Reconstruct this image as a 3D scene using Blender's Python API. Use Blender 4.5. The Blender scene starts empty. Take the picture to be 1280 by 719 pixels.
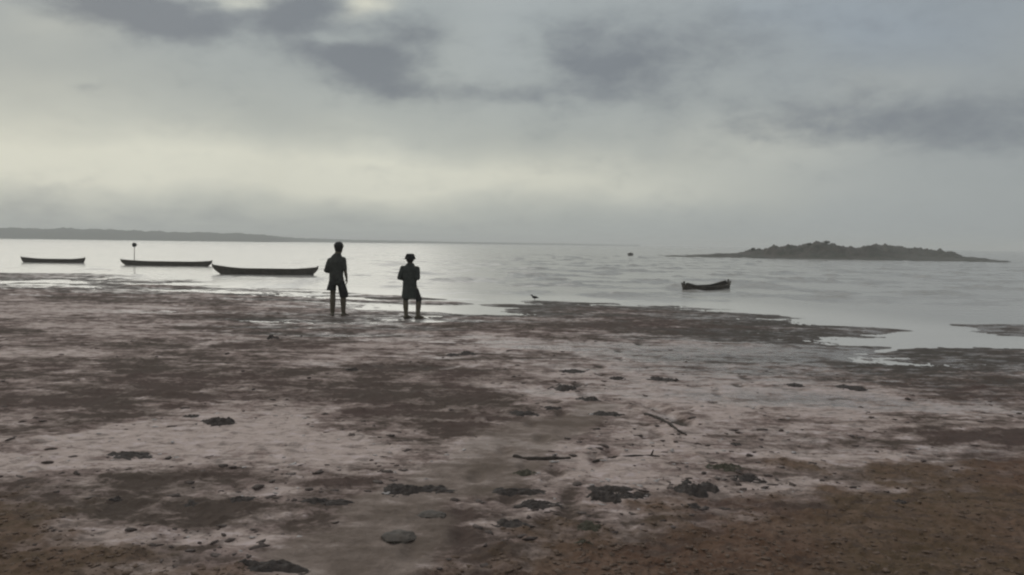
import bpy, bmesh, math, random
import numpy as np
from mathutils import Vector, Matrix, noise as mnoise

random.seed(7)
RNG = np.random.default_rng(11)
scene = bpy.context.scene
COL = scene.collection
R = math.radians

# ------------------------------------------------------------------ camera
CAM_H, FPX, IW, IH = 1.72, 1065.0, 1280.0, 719.0
PITCH, ROLL = R(-2.97), R(0.79)
cam_d = bpy.data.cameras.new('camera')
cam = bpy.data.objects.new('camera', cam_d)
COL.objects.link(cam)
cam_d.sensor_width = 36.0
cam_d.lens = 36.0 * FPX / IW
cam_d.clip_start = 0.05
cam_d.clip_end = 20000
CM = Matrix.Translation((0, 0, CAM_H)) @ Matrix.Rotation(R(90) + PITCH, 4, 'X') @ Matrix.Rotation(ROLL, 4, 'Z')
cam.matrix_world = CM
scene.camera = cam
scene.render.resolution_x, scene.render.resolution_y = 1024, 575

# ------------------------------------------------------------------ sky
SUN_AZ, SUN_EL = -43.0, 22.0           # degrees from +Y towards +X, above the horizon
world = bpy.data.worlds.new('World')
scene.world = world
world.use_nodes = True


class G:
    """small helper that writes shader node graphs"""
    def __init__(s, nt):
        s.nt = nt
        nt.nodes.clear()

    def n(s, t, **kw):
        o = s.nt.nodes.new(t)
        for k, v in kw.items():
            setattr(o, k, v)
        return o

    def set(s, sock, v):
        if isinstance(v, bpy.types.NodeSocket):
            s.nt.links.new(v, sock)
        else:
            sock.default_value = v

    def m(s, op, a, b=None, c=None, clamp=False):
        o = s.n('ShaderNodeMath', operation=op, use_clamp=clamp)
        s.set(o.inputs[0], a)
        if b is not None:
            s.set(o.inputs[1], b)
        if c is not None:
            s.set(o.inputs[2], c)
        return o.outputs[0]

    def vm(s, op, a, b=None, scale=None):
        o = s.n('ShaderNodeVectorMath', operation=op)
        s.set(o.inputs[0], a)
        if b is not None:
            s.set(o.inputs[1], b)
        if scale is not None:
            s.set(o.inputs[3], scale)
        return o.outputs[0]

    def mix(s, f, a, b):
        o = s.n('ShaderNodeMix', data_type='RGBA')
        s.set(o.inputs[0], f)
        s.set(o.inputs[6], a if isinstance(a, bpy.types.NodeSocket) else (*a, 1))
        s.set(o.inputs[7], b if isinstance(b, bpy.types.NodeSocket) else (*b, 1))
        return o.outputs[2]

    def noise(s, vec, scale, detail=4.0, rough=0.55, dist=0.0):
        o = s.n('ShaderNodeTexNoise')
        if vec is not None:
            s.set(o.inputs['Vector'], vec)
        o.inputs['Scale'].default_value = scale
        o.inputs['Detail'].default_value = detail
        o.inputs['Roughness'].default_value = rough
        o.inputs['Distortion'].default_value = dist
        return o.outputs[0], o.outputs[1]

    def ss(s, x, lo, hi, a=0.0, b=1.0):
        o = s.n('ShaderNodeMapRange', interpolation_type='SMOOTHSTEP')
        s.set(o.inputs[0], x)
        for i, v in enumerate((lo, hi, a, b)):
            s.set(o.inputs[i + 1], v)
        return o.outputs[0]

    def ramp(s, x, stops, interp='LINEAR'):
        o = s.n('ShaderNodeValToRGB')
        s.set(o.inputs[0], x)
        cr = o.color_ramp
        cr.interpolation = interp
        while len(cr.elements) < len(stops):
            cr.elements.new(0.5)
        for e, (p, c) in zip(cr.elements, stops):
            e.position = p
            e.color = (*c, 1)
        return o.outputs[0]


def srgb(r, g, b):
    f = lambda c: (c / 255 / 12.92) if c <= 10 else ((c / 255 + 0.055) / 1.055) ** 2.4
    return (f(r), f(g), f(b))


def sky_angles(u, v):
    """direction of a point of the sky as (azimuth, elevation) in degrees"""
    d = CM.to_3x3() @ Vector(((u - IW / 2) / FPX, -(v - IH / 2) / FPX, -1))
    d.normalize()
    return math.degrees(math.atan2(d.x, d.y)), math.degrees(math.asin(d.z))


def build_sky():
    g = G(world.node_tree)
    tc = g.n('ShaderNodeTexCoord').outputs['Generated']
    sx = g.n('ShaderNodeSeparateXYZ')
    g.set(sx.inputs[0], tc)
    x, y, z = sx.outputs
    az = g.m('DEGREES', g.m('ARCTAN2', x, y))
    el = g.m('DEGREES', g.m('ARCSINE', z))
    # cloud noise stretched along the horizon
    sv = g.vm('MULTIPLY', tc, (1, 1, 2.0))
    n1, c1 = g.noise(sv, 4.2, 5, 0.5, 0.1)
    n2, c2 = g.noise(sv, 9.0, 4, 0.5, 0.1)
    n3, c3 = g.noise(sv, 1.7, 4, 0.5, 0.2)
    w = g.n('ShaderNodeSeparateXYZ')
    g.set(w.inputs[0], c2)
    w1 = g.n('ShaderNodeSeparateXYZ')
    g.set(w1.inputs[0], c1)
    azw = g.m('ADD', az, g.m('ADD', g.m('MULTIPLY', g.m('SUBTRACT', w.outputs[0], .5), 6.5), g.m('MULTIPLY', g.m('SUBTRACT', w1.outputs[0], .5), 4.0)))
    elw = g.m('ADD', el, g.m('ADD', g.m('MULTIPLY', g.m('SUBTRACT', w.outputs[1], .5), 3.0), g.m('MULTIPLY', g.m('SUBTRACT', w1.outputs[1], .5), 1.2)))

    def blob(u, v, ru, rv, amp, warp=1.0):
        a0, e0 = sky_angles(u, v)
        sa, se = ru / FPX * 57.3, rv / FPX * 57.3
        A, E = (azw, elw) if warp else (az, el)
        da = g.m('DIVIDE', g.m('SUBTRACT', A, a0), sa)
        de = g.m('DIVIDE', g.m('SUBTRACT', E, e0), se)
        q = g.m('ADD', g.m('MULTIPLY', da, da), g.m('MULTIPLY', de, de))
        return g.m('MULTIPLY', g.m('EXPONENT', g.m('MULTIPLY', q, -1.0)), amp)

    def total(lst):
        s_ = None
        for b in lst:
            s_ = blob(*b) if s_ is None else g.m('ADD', s_, blob(*b))
        return s_

    # even grey overcast that brightens slightly towards the veiled sun
    base = g.ramp(g.m('DIVIDE', el, 90.0, clamp=True), [
        (0.0, srgb(163, 168, 164)), (0.035, srgb(168, 173, 168)), (0.08, srgb(166, 171, 167)), (0.16, srgb(158, 165, 166)),
        (0.30, srgb(188, 192, 195)), (1.0, srgb(224, 226, 227))])
    # cooler and duller towards the right of the view
    right = g.ss(az, -8.0, 30.0)
    base = g.mix(g.m('MULTIPLY', right, .6), base, srgb(142, 148, 153))
    # warm glow low over the sea under the cloud deck
    bright = total([
        (200, 208, 330, 44, 0.76), (560, 224, 290, 34, 0.60), (480, 235, 420, 18, 0.25), (20, 130, 150, 80, 0.30), (30, 190, 160, 30, .15),
        (330, 150, 160, 40, 0.08), (452, 2, 28, 14, 0.9), (285, -4, 40, 10, 0.6), (980, 170, 110, 35, 0.28), (820, 215, 160, 40, .2),
        (600, 60, 60, 70, 0.18), (1120, 100, 60, 18, .12), (60, 25, 60, 18, .2)])
    bright = g.m('MULTIPLY', bright, g.ss(n2, .2, .62, .75, 1.1))
    colr = g.mix(g.m('MINIMUM', bright, 1.0), base, srgb(211, 211, 197))
    colr = g.mix(g.m('MINIMUM', total([(1130, 35, 130, 45, .55), (1010, 10, 90, 30, .3), (610, 60, 60, 60, .25)]), 1.0), colr, srgb(146, 157, 168))
    # cloud bellies in view
    dark = total([
        (210, 12, 130, 25, 1.15), (375, 10, 52, 30, 1.15), (455, 82, 68, 27, 1.35), (470, 112, 80, 14, .3), (425, 46, 30, 8, -.45), (290, -3, 30, 9, -.6), (400, 80, 100, 18, .25), (512, 42, 42, 20, 0.7), (170, 30, 60, 22, .5),
        (560, 122, 140, 16, 0.35), (108, 105, 18, 9, 0.45), (755, 88, 80, 36, 0.85), (830, 62, 130, 44, .4), (700, 120, 190, 14, .3),
        (1110, 145, 170, 28, 0.8), (1250, 160, 120, 34, 0.5), (960, 120, 60, 22, 0.3), (1160, 40, 120, 40, 0.15), (900, 30, 200, 30, .25),
        (805, 170, 40, 9, .18), (880, 196, 50, 9, .15), (140, 270, 300, 11, .30), (20, 240, 90, 18, .22), (560, 280, 300, 9, .2)])
    # the deck goes on overhead and behind with the same kind of bellies
    dv = g.n('ShaderNodeCombineXYZ')
    zz = g.m('ADD', g.m('MAXIMUM', z, 0.0), .18)
    g.set(dv.inputs[0], g.m('DIVIDE', x, zz))
    g.set(dv.inputs[1], g.m('DIVIDE', y, zz))
    nd, _ = g.noise(dv.outputs[0], 1.1, 6, .55, .3)
    outside = g.m('MAXIMUM', g.ss(el, 15, 22), g.ss(g.m('ABSOLUTE', az), 34, 44))
    deck = g.m('MULTIPLY', g.m('MULTIPLY', g.ss(nd, .42, .72), .8), g.m('MULTIPLY', outside, g.ss(el, 1, 8)))
    inview = g.m('MULTIPLY', g.ss(nd, .4, .75), g.m('MULTIPLY', g.ss(el, 6, 12), .16))
    n4, _ = g.noise(sv, 26.0, 5, .6, .2)
    dark = g.m('ADD', dark, g.m('ADD', g.m('MULTIPLY', g.m('SUBTRACT', n2, .5), .75), g.m('MULTIPLY', g.m('SUBTRACT', n4, .5), 1.1)))
    dark = g.m('MULTIPLY', g.ss(dark, -.02, 1.25), .98)
    dark = g.m('ADD', g.m('ADD', dark, deck), inview, clamp=True)
    colr = g.mix(g.m('MULTIPLY', dark, .9), colr, srgb(116, 122, 129))
    # fine mottling
    k = g.ss(n1, .25, .75, .95, 1.05)
    colr = g.vm('SCALE', colr, scale=k)
    # below the horizon only dull haze
    colr = g.mix(g.ss(el, -0.2, -3.0), colr, srgb(120, 122, 120))
    # thin daylight sky behind the cloud deck
    sky = g.n('ShaderNodeTexSky', sky_type='NISHITA', sun_disc=False, sun_elevation=R(SUN_EL), sun_rotation=R(SUN_AZ), air_density=1.2, dust_density=3.0)
    cover = g.vm('SCALE', colr, scale=10.0 * SKY_GAIN)
    fin = g.mix(.988, sky.outputs[0], cover)
    bg = g.n('ShaderNodeBackground')
    g.set(bg.inputs[0], fin)
    bg.inputs[1].default_value = 0.1
    out = g.n('ShaderNodeOutputWorld')
    g.nt.links.new(bg.outputs[0], out.inputs[0])


SKY_GAIN = 1.0
build_sky()
world.cycles.sampling_method = 'MANUAL'
world.cycles.sample_map_resolution = 256

# ------------------------------------------------------------------ veiled sun, exposure
sun_d = bpy.data.lights.new('sun', 'SUN')
sun_d.energy, sun_d.angle, sun_d.color = 0.85, R(82), (1, .95, .87)
sun = bpy.data.objects.new('sun', sun_d)
COL.objects.link(sun)
sdir = Vector((math.sin(R(SUN_AZ)) * math.cos(R(SUN_EL)), math.cos(R(SUN_AZ)) * math.cos(R(SUN_EL)), math.sin(R(SUN_EL))))
sun.rotation_euler = (-sdir).to_track_quat('-Z', 'Y').to_euler()
scene.view_settings.view_transform = 'Standard'
scene.view_settings.look = 'None'
scene.view_settings.exposure = 0.06
scene.view_settings.gamma = 1.0
scene.view_settings.use_curve_mapping = False
scene.cycles.use_denoising = True
scene.cycles.max_bounces = 6
scene.cycles.volume_bounces = 1
scene.cycles.filter_width = 2.2          # soft phone-video sharpness

# ------------------------------------------------------------------ helpers


def hor(u):
    return 295.5 + 0.0138 * u


def ground_at(u, v, z=0.0):
    """the point of the level z that is seen at (u, v)"""
    o = CM.translation
    d = CM.to_3x3() @ Vector(((u - IW / 2) / FPX, -(v - IH / 2) / FPX, -1))
    t = (z - o.z) / d.z
    return o + d * t


def tag(o, label=None, cat=None, group=None, kind=None):
    for k, v in (('label', label), ('category', cat), ('group', group), ('kind', kind)):
        if v:
            o[k] = v
    return o


def link(name, me, mat=None, parent=None, smooth=True):
    o = bpy.data.objects.new(name, me)
    COL.objects.link(o)
    if mat is not None:
        me.materials.clear()
        me.materials.append(mat)
    if parent is not None:
        o.parent = parent
    if smooth:
        me.polygons.foreach_set('use_smooth', np.ones(len(me.polygons), dtype=bool))
    return o


def empty(name, loc, rz=0.0):
    o = bpy.data.objects.new(name, None)
    o.empty_display_size = .1
    COL.objects.link(o)
    o.location = loc
    o.rotation_euler = (0, 0, rz)
    return o


def mesh_np(name, verts, faces):
    me = bpy.data.meshes.new(name)
    verts = np.asarray(verts, dtype=np.float32)
    faces = np.asarray(faces, dtype=np.int32)
    k = faces.shape[1]
    me.vertices.add(len(verts))
    me.vertices.foreach_set('co', verts.ravel())
    me.loops.add(faces.size)
    me.loops.foreach_set('vertex_index', faces.ravel())
    me.polygons.add(len(faces))
    me.polygons.foreach_set('loop_start', np.arange(0, faces.size, k, dtype=np.int32))
    me.update(calc_edges=True)
    me.validate()
    return me


def grid_faces(nr, nc, wrap=False):
    i = np.arange(nr - 1)[:, None]
    j = np.arange(nc if wrap else nc - 1)[None, :]
    a = i * nc + j
    b = i * nc + (j + 1) % nc
    return np.stack([a, b, b + nc, a + nc], -1).reshape(-1, 4)


def attr(me, name, arr):
    a = me.attributes.new(name, 'FLOAT', 'POINT')
    a.data.foreach_set('value', np.asarray(arr, dtype=np.float32).ravel())


_perm = np.random.default_rng(3).permutation(4096).astype(np.int64)
_ang = np.random.default_rng(4).random(4096) * 2 * np.pi
_gx, _gy = np.cos(_ang), np.sin(_ang)


def perlin(x, y):
    xi, yi = np.floor(x).astype(np.int64), np.floor(y).astype(np.int64)
    xf, yf = x - xi, y - yi
    u, v = xf * xf * xf * (xf * (xf * 6 - 15) + 10), yf * yf * yf * (yf * (yf * 6 - 15) + 10)

    def gr(ix, iy, dx, dy):
        h = _perm[(_perm[ix & 4095] + iy) & 4095]
        return _gx[h] * dx + _gy[h] * dy
    a = gr(xi, yi, xf, yf)
    b = gr(xi + 1, yi, xf - 1, yf)
    c = gr(xi, yi + 1, xf, yf - 1)
    d = gr(xi + 1, yi + 1, xf - 1, yf - 1)
    return (a + u * (b - a)) * (1 - v) + (c + u * (d - c)) * v


def fbm(x, y, s, octv=4, gain=.5, seed=0.0):
    r, amp, f = 0, 1.0, 1.0 / s
    for k in range(octv):
        r = r + amp * perlin(x * f + seed * 17.3 + k * 5.1, y * f - seed * 9.7 + k * 3.3)
        amp *= gain
        f *= 2.03
    return r * 1.4


def sstep(x, lo, hi):
    t = np.clip((x - lo) / (hi - lo), 0, 1)
    return t * t * (3 - 2 * t)


def poly_sd(px, py, poly):
    """signed distance to a polygon, positive inside"""
    d2 = np.full(px.shape, 1e18)
    inside = np.zeros(px.shape, dtype=bool)
    n = len(poly)
    for i in range(n):
        ax, ay = poly[i]
        bx, by = poly[(i + 1) % n]
        ex, ey = bx - ax, by - ay
        wx, wy = px - ax, py - ay
        t = np.clip((wx * ex + wy * ey) / (ex * ex + ey * ey + 1e-12), 0, 1)
        d2 = np.minimum(d2, (wx - t * ex) ** 2 + (wy - t * ey) ** 2)
        c = ((ay <= py) != (by <= py)) & (wx < (py - ay) * ex / (ey if abs(ey) > 1e-9 else 1e-9))
        inside ^= c
    d = np.sqrt(d2)
    return np.where(inside, d, -d)


def path_dist(px, py, pts):
    d2 = np.full(px.shape, 1e18)
    for (ax, ay), (bx, by) in zip(pts[:-1], pts[1:]):
        ex, ey = bx - ax, by - ay
        wx, wy = px - ax, py - ay
        t = np.clip((wx * ex + wy * ey) / (ex * ex + ey * ey + 1e-12), 0, 1)
        d2 = np.minimum(d2, (wx - t * ex) ** 2 + (wy - t * ey) ** 2)
    return np.sqrt(d2)


def P2(lst, z=0.0):
    return [tuple(ground_at(u, v, z)[:2]) for u, v in lst]


def material(name):
    m = bpy.data.materials.new(name)
    m.use_nodes = True
    g = G(m.node_tree)
    b = g.n('ShaderNodeBsdfPrincipled')
    o = g.n('ShaderNodeOutputMaterial')
    g.nt.links.new(b.outputs[0], o.inputs[0])
    return m, g, b


def rough_mat(name, c1, c2, scale=8.0, rough=.8, bump=.3, dist=.01, spec=.4, detail=5):
    m, g, b = material(name)
    p = g.n('ShaderNodeTexCoord').outputs['Object']
    n, _ = g.noise(p, scale, detail, .6)
    n2, _ = g.noise(p, scale * 5.3, 3, .6)
    f = g.ss(g.m('ADD', g.m('MULTIPLY', n, .7), g.m('MULTIPLY', n2, .3)), .35, .65)
    g.set(b.inputs['Base Color'], g.mix(f, c1, c2))
    b.inputs['Roughness'].default_value = rough
    b.inputs['Specular IOR Level'].default_value = spec
    bp = g.n('ShaderNodeBump')
    bp.inputs['Strength'].default_value = bump
    bp.inputs['Distance'].default_value = dist
    g.set(bp.inputs['Height'], g.m('ADD', n, g.m('MULTIPLY', n2, .4)))
    g.set(b.inputs['Normal'], bp.outputs[0])
    return m


# ------------------------------------------------------------------ the tidal flat (ground)
LAND = [(-700, 347), (-200, 352), (0, 355), (130, 356), (280, 358), (400, 364.5), (445, 369), (495, 371), (550, 378), (562, 385),
        (572, 391), (600, 391), (640, 383), (690, 376), (760, 379), (860, 382), (960, 394), (1050, 406), (1119, 413),
        (1098, 420), (1080, 433), (1052, 444), (1112, 442), (1150, 430), (1200, 428), (1290, 434), (1500, 440), (2200, 450), (2400, 800)]
LAND = LAND[:-1]


def land_poly():
    p = P2(LAND)
    # close it far behind the camera
    return p + [(60, 2), (300, -40), (300, -400), (-300, -400), (-300, 10)]


BARS = [[(-300, 341), (0, 341), (110, 342), (168, 346), (100, 350), (0, 351), (-300, 352)],
        [(60, 349.5), (240, 351), (268, 353), (140, 355)],
        [(1212, 407.5), (1290, 405), (1600, 410), (1600, 424), (1290, 420), (1230, 417)]]

# patches of the flat: (u, v, half width, half depth, amount); + pale crust and films, - dark weedy mud
PATCH = [
    (300, 488, 270, 22, -1.1), (470, 470, 120, 14, -.9), (525, 540, 125, 38, -1.2), (90, 513, 130, 8, -.9), (50, 555, 75, 24, -.7), (140, 468, 150, 14, -.6),
    (400, 431, 130, 9, -.7), (130, 438, 120, 8, -.5), (720, 388, 110, 9, -1.1), (830, 410, 150, 10, -1.2), (950, 423, 110, 9, -.9), (1010, 404, 110, 7, -1.0),
    (630, 411, 130, 11, -.8), (660, 456, 90, 8, -.8), (1190, 474, 120, 26, -1.2), (1230, 543, 120, 19, -1.2), (1240, 440, 90, 9, -.8), (1090, 461, 60, 6, -.5),
    (110, 640, 150, 14, -.6), (210, 617, 110, 9, -.6), (250, 378, 110, 6, -.7), (120, 372, 60, 6, -.5), (330, 402, 110, 6, -.6), (480, 374, 60, 4, -.6), (180, 352, 200, 8, -.3),
    (620, 640, 60, 9, -.3), (690, 575, 60, 6, -.4), (760, 505, 80, 8, -.35), (560, 480, 60, 20, -.5), (440, 610, 60, 8, -.4), (380, 620, 100, 12, -.4), (20, 420, 70, 6, -.5),
    (225, 560, 160, 26, 1.2), (340, 575, 140, 22, 1.0), (300, 540, 90, 12, .7), (50, 590, 90, 17, .8), (420, 458, 70, 11, .9), (490, 431, 55, 6, 1.0), (350, 520, 110, 8, .6),
    (680, 437, 110, 10, 1.1), (830, 438, 130, 12, 1.0), (650, 500, 75, 16, 1.0), (595, 428, 50, 5, .8), (600, 467, 50, 6, .6), (850, 488, 150, 24, .7),
    (940, 520, 190, 26, .75), (1020, 500, 130, 18, .7), (1110, 518, 110, 8, 1.0), (980, 448, 110, 13, .9), (1050, 438, 50, 7, 1.0), (900, 560, 120, 12, .5),
    (800, 600, 110, 14, .8), (740, 580, 130, 14, .4), (760, 645, 80, 14, .7), (690, 692, 70, 10, .7), (470, 602, 90, 9, .5), (365, 655, 80, 12, .5), (565, 590, 45, 9, .9),
    (1050, 566, 150, 7, .8), (1200, 562, 90, 5, .5), (40, 452, 60, 5, .9), (90, 395, 130, 12, .5), (260, 430, 90, 7, .5), (230, 470, 70, 6, .5), (60, 478, 60, 6, .35), (60, 520, 50, 4, .4),
    (460, 385, 80, 4, .6), (200, 345, 100, 4, .3), (540, 400, 90, 5, .6), (1120, 445, 60, 5, .3), (720, 402, 60, 3, .7), (860, 400, 40, 3, .7), (990, 414, 40, 2.5, .6), (1080, 450, 50, 4, .5)]

BROWN_R = [(600, 735), (660, 706), (760, 676), (830, 650), (880, 622), (940, 596), (1000, 578), (1060, 580), (1130, 578), (1180, 584), (1300, 578), (1700, 570), (3000, 900), (600, 1100)]
BROWN_L = [(-900, 668), (-100, 662), (0, 656), (90, 648), (170, 662), (250, 660), (300, 676), (285, 700), (330, 722), (300, 900), (-1500, 900)]
TRACK = P2([(430, 760), (500, 690), (560, 640), (610, 590), (650, 562), (740, 520)])
FURROW = P2([(805, 514), (822, 520), (838, 530), (858, 540)])

# footprints leading from the track towards the water
FEET = []
for k, (u, v) in enumerate([(590, 660), (625, 640), (606, 612), (648, 598), (640, 578), (668, 560), (672, 542), (694, 528), (700, 512), (722, 500), (728, 486), (745, 474), (755, 462),
                            (770, 452), (778, 441), (794, 433), (800, 424), (560, 690), (528, 712), (700, 640), (722, 660), (668, 668), (706, 606), (735, 590), (772, 580), (800, 556), (828, 552), (842, 534), (868, 520), (884, 508), (905, 498), (915, 486), (936, 476)]):
    p = ground_at(u, v)
    FEET.append((p.x + (.06 if k % 2 else -.06), p.y))


def patch_field(x, y):
    s = np.zeros_like(x)
    for u, v, ru, rv, a in PATCH:
        c = ground_at(u, v)
        ex = abs(ground_at(u + ru, v).x - c.x)
        y0, y1 = ground_at(u, v + rv).y, ground_at(u, v - rv).y
        ey = (y1 - y0) / 2
        s += a * np.exp(-(((x - c.x) / ex) ** 2 + ((y - (y0 + y1) / 2) / ey) ** 2))
    return s


def flat_fields(x, y):
    """height, pale, brown, smooth for points of the flat"""
    wx = x + .5 * fbm(x, y, 2.2, 4, seed=1)
    wy = y + .8 * fbm(x, y, 2.6, 4, seed=2)
    far = sstep(np.hypot(x, y), 9, 26)
    wx2, wy2 = x + .5 * far * fbm(x, y, 1.8, 3, seed=1), y + (.25 + .9 * far) * fbm(x * .35, y, 1.6, 4, seed=2)
    sd = poly_sd(wx2, wy2, land_poly())
    bar = np.full_like(x, -50.0)
    for b in BARS:
        bar = np.maximum(bar, poly_sd(wx2, wy2, P2(b)))
    rise = 0.085 * (1 - np.exp(-np.maximum(sd, 0) / 7.0)) + .0035 * np.maximum(sd - 2, 0) * sstep(sd, 0, 6)
    rise = np.minimum(rise, .2 + .02 * np.maximum(-y, 0) ** .9)
    drop = -np.minimum(.035 * np.maximum(-sd, 0), 1.6)
    h = np.where(sd > 0, rise, drop)
    hb = np.where(bar > 0, .035 * (1 - np.exp(-bar / 1.5)), .03 * bar)
    h = np.maximum(h, np.maximum(hb, -1.6))
    land = sstep(np.maximum(sd, bar), -1.0, 2.0)
    # long low ripples and hollows along the shore: they hold films of water between dark ribs
    rib = fbm(x * .22 + .3 * wy, y * .9, 1.1, 4, seed=3)
    near_shore = sstep(sd, -2.5, .3) * (1 - sstep(sd, 4, 13))
    h = h + near_shore * (.020 + .048 * sstep(-x, -1.5, 2.5)) * (rib - .12 * sstep(-x, 0, 3))
    pf = .92 * np.tanh(1.2 * patch_field(wx, wy))
    und = fbm(x, y, 2.4, 5, .55, seed=5)
    med = fbm(x, y, .5, 4, .55, seed=6)
    fine = fbm(x, y, .16, 3, .55, seed=7)
    streak = fbm(x * .38, y, .42, 4, .6, seed=12)
    streak2 = fbm(x * .45, y, .15, 3, .6, seed=13)
    longs = fbm(x * .16, y * .55, .7, 4, .6, seed=14) * sstep(y, 7, 16)
    pale = pf * .92 + .40 * und + .40 * med + .22 * fine + .42 * streak + .30 * streak2 + .50 * longs + .33
    brown = np.maximum(poly_sd(wx, wy - .25 * med, P2(BROWN_R)), poly_sd(wx, wy, P2(BROWN_L)))
    brown = sstep(brown + .35 * med + .2 * fine, -.30, .42)
    tr = path_dist(wx, wy, TRACK)
    track = (1 - sstep(tr + .12 * med, .22, .5)) * (1 - brown)
    lumps = np.maximum(fbm(x, y, .34, 4, .6, seed=8), 0) ** 1.3
    clod = np.maximum(fbm(x, y, .11, 3, .6, seed=9) - .08, 0)
    rgh = np.clip(.55 + .5 * sstep(-pale, -.4, .5) + .5 * brown - .45 * track, .15, 1.4)
    h = h + land * (.010 * und + .024 * rgh * lumps + .020 * rgh * clod + .009 * rgh * med + .005 * fine)
    h = h + land * .004 * fbm(x, y, .045, 2, .6, seed=10) * rgh
    # shallow dished films in the pale patches
    h = h - land * .006 * sstep(pale, .5, 1.2)
    for fx, fy in FEET:
        pale = pale - .9 * np.exp(-(((x - fx) / .07) ** 2 + ((y - fy) / .15) ** 2) ** 1.5)
    fd = path_dist(x, y, FURROW)
    h = h - .035 * np.exp(-(fd / .09) ** 2) + .015 * np.exp(-((fd - .17) / .08) ** 2)
    for fx, fy in FEET:
        q = ((x - fx) / .055) ** 2 + ((y - fy) / .13) ** 2
        h = h - .026 * np.exp(-q ** 1.5)
    return h, pale, brown, track, sd


def spot_h(x, y):
    return float(flat_fields(np.array([x]), np.array([y]))[0][0])


def polar(r, a):
    rr, aa = np.meshgrid(r, a, indexing='ij')
    return rr * np.sin(aa), rr * np.cos(aa)


def ground_mat():
    m, g, b = material('wet_sand_and_mud')
    pos = g.n('ShaderNodeNewGeometry').outputs['Position']
    at = lambda nm: g.n('ShaderNodeAttribute', attribute_name=nm).outputs['Fac']
    pale, brown, track = at('pale'), at('brown'), at('track')
    sp = g.n('ShaderNodeSeparateXYZ')
    g.set(sp.inputs[0], pos)
    z = sp.outputs[2]
    nA, _ = g.noise(pos, 3.2, 6, .62, .2)
    nB, _ = g.noise(pos, 11.0, 5, .6, .3)
    nC, _ = g.noise(pos, 38.0, 4, .6)
    nD, _ = g.noise(pos, .55, 3, .5)
    nE, _ = g.noise(pos, 120.0, 2, .6)
    nS, _ = g.noise(g.vm('MULTIPLY', pos, (.4, 1, 1)), 5.5, 5, .62, .3)
    det = g.m('ADD', g.m('MULTIPLY', g.m('SUBTRACT', nA, .5), 2.3), g.m('ADD', g.m('MULTIPLY', g.m('SUBTRACT', nB, .5), 1.7), g.m('ADD', g.m('MULTIPLY', g.m('SUBTRACT', nS, .5), 2.6), g.m('MULTIPLY', g.m('SUBTRACT', nC, .5), 1.1))))
    f = g.m('ADD', pale, det)
    f1 = g.ss(f, -.42, .30)
    f2 = g.ss(f, .15, 1.05)
    dark = g.mix(g.ss(nD, .35, .65), (.100, .069, .059), (.090, .069, .055))
    mid = g.mix(g.ss(nA, .35, .65), (.262, .196, .172), (.228, .180, .154))
    lite = g.mix(g.ss(nB, .3, .7), (.49, .385, .338), (.41, .318, .276))
    c = g.mix(f2, g.mix(f1, dark, mid), lite)
    c = g.mix(g.m('MULTIPLY', track, .7), c, g.mix(g.ss(nA, .3, .7), (.165, .130, .103), (.265, .212, .178)))
    bn = g.ss(g.m('ADD', g.m('ADD', g.m('MULTIPLY', nB, .5), g.m('MULTIPLY', nC, .3)), g.m('MULTIPLY', pale, .12)), .30, .66)
    brn = g.mix(bn, g.mix(g.ss(nD, .4, .6), (.110, .064, .043), (.096, .067, .041)), g.mix(g.ss(nA, .35, .65), (.168, .107, .075), (.205, .140, .104)))
    c = g.mix(brown, c, brn)
    # dark specks of weed and grit
    spk = g.ss(nC, .63, .72)
    c = g.mix(g.m('MULTIPLY', spk, .55), c, (.05, .04, .034))
    # crusts and shell flecks in the pale ground
    nF, _ = g.noise(g.vm('MULTIPLY', pos, (.55, 1, 1)), 10.0, 5, .64, .4)
    flk = g.m('MULTIPLY', g.m('MULTIPLY', g.ss(nF, .53, .64), g.ss(f, .1, .9)), g.m('SUBTRACT', 1.0, g.m('MAXIMUM', brown, g.m('MULTIPLY', track, .7))))
    c = g.mix(g.m('MULTIPLY', flk, .75), c, (.56, .46, .44))
    drk = g.m('MULTIPLY', g.ss(nF, .475, .385), g.m('SUBTRACT', 1.0, g.m('MULTIPLY', track, .6)))
    c = g.mix(g.m('MULTIPLY', drk, .55), c, (.085, .063, .052))
    # waterlogged margin: darker and slick where it lies just above the water table
    wet = g.ss(g.m('ADD', z, g.m('MULTIPLY', g.m('SUBTRACT', nB, .5), .012)), .055, .012)
    c = g.mix(g.m('MULTIPLY', wet, .72), c, (.075, .068, .058))
    g.set(b.inputs['Base Color'], c)
    film = g.m('MULTIPLY', g.ss(f, .2, 1.0), g.m('SUBTRACT', 1.0, brown))
    ro = g.m('SUBTRACT', .95, g.m('MULTIPLY', film, .25))
    ro = g.m('SUBTRACT', ro, g.m('MULTIPLY', wet, .12))
    sheen = g.m('MULTIPLY', g.ss(z, .085, .03), g.ss(g.m('ADD', nS, g.m('MULTIPLY', pale, .10)), .46, .62))
    ro = g.m('SUBTRACT', ro, g.m('MULTIPLY', sheen, .42))
    g.set(b.inputs['Roughness'], ro)
    g.set(b.inputs['Specular IOR Level'], g.m('ADD', g.m('ADD', .10, g.m('MULTIPLY', film, .22)), g.m('MULTIPLY', sheen, .3)))
    bp = g.n('ShaderNodeBump')
    bp.inputs['Strength'].default_value = .75
    bp.inputs['Distance'].default_value = .02
    hh = g.m('ADD', g.m('MULTIPLY', nB, .8), g.m('ADD', g.m('MULTIPLY', nC, .45), g.m('MULTIPLY', nE, .18)))
    g.set(bp.inputs['Height'], hh)
    g.set(b.inputs['Normal'], bp.outputs[0])
    return m


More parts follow.
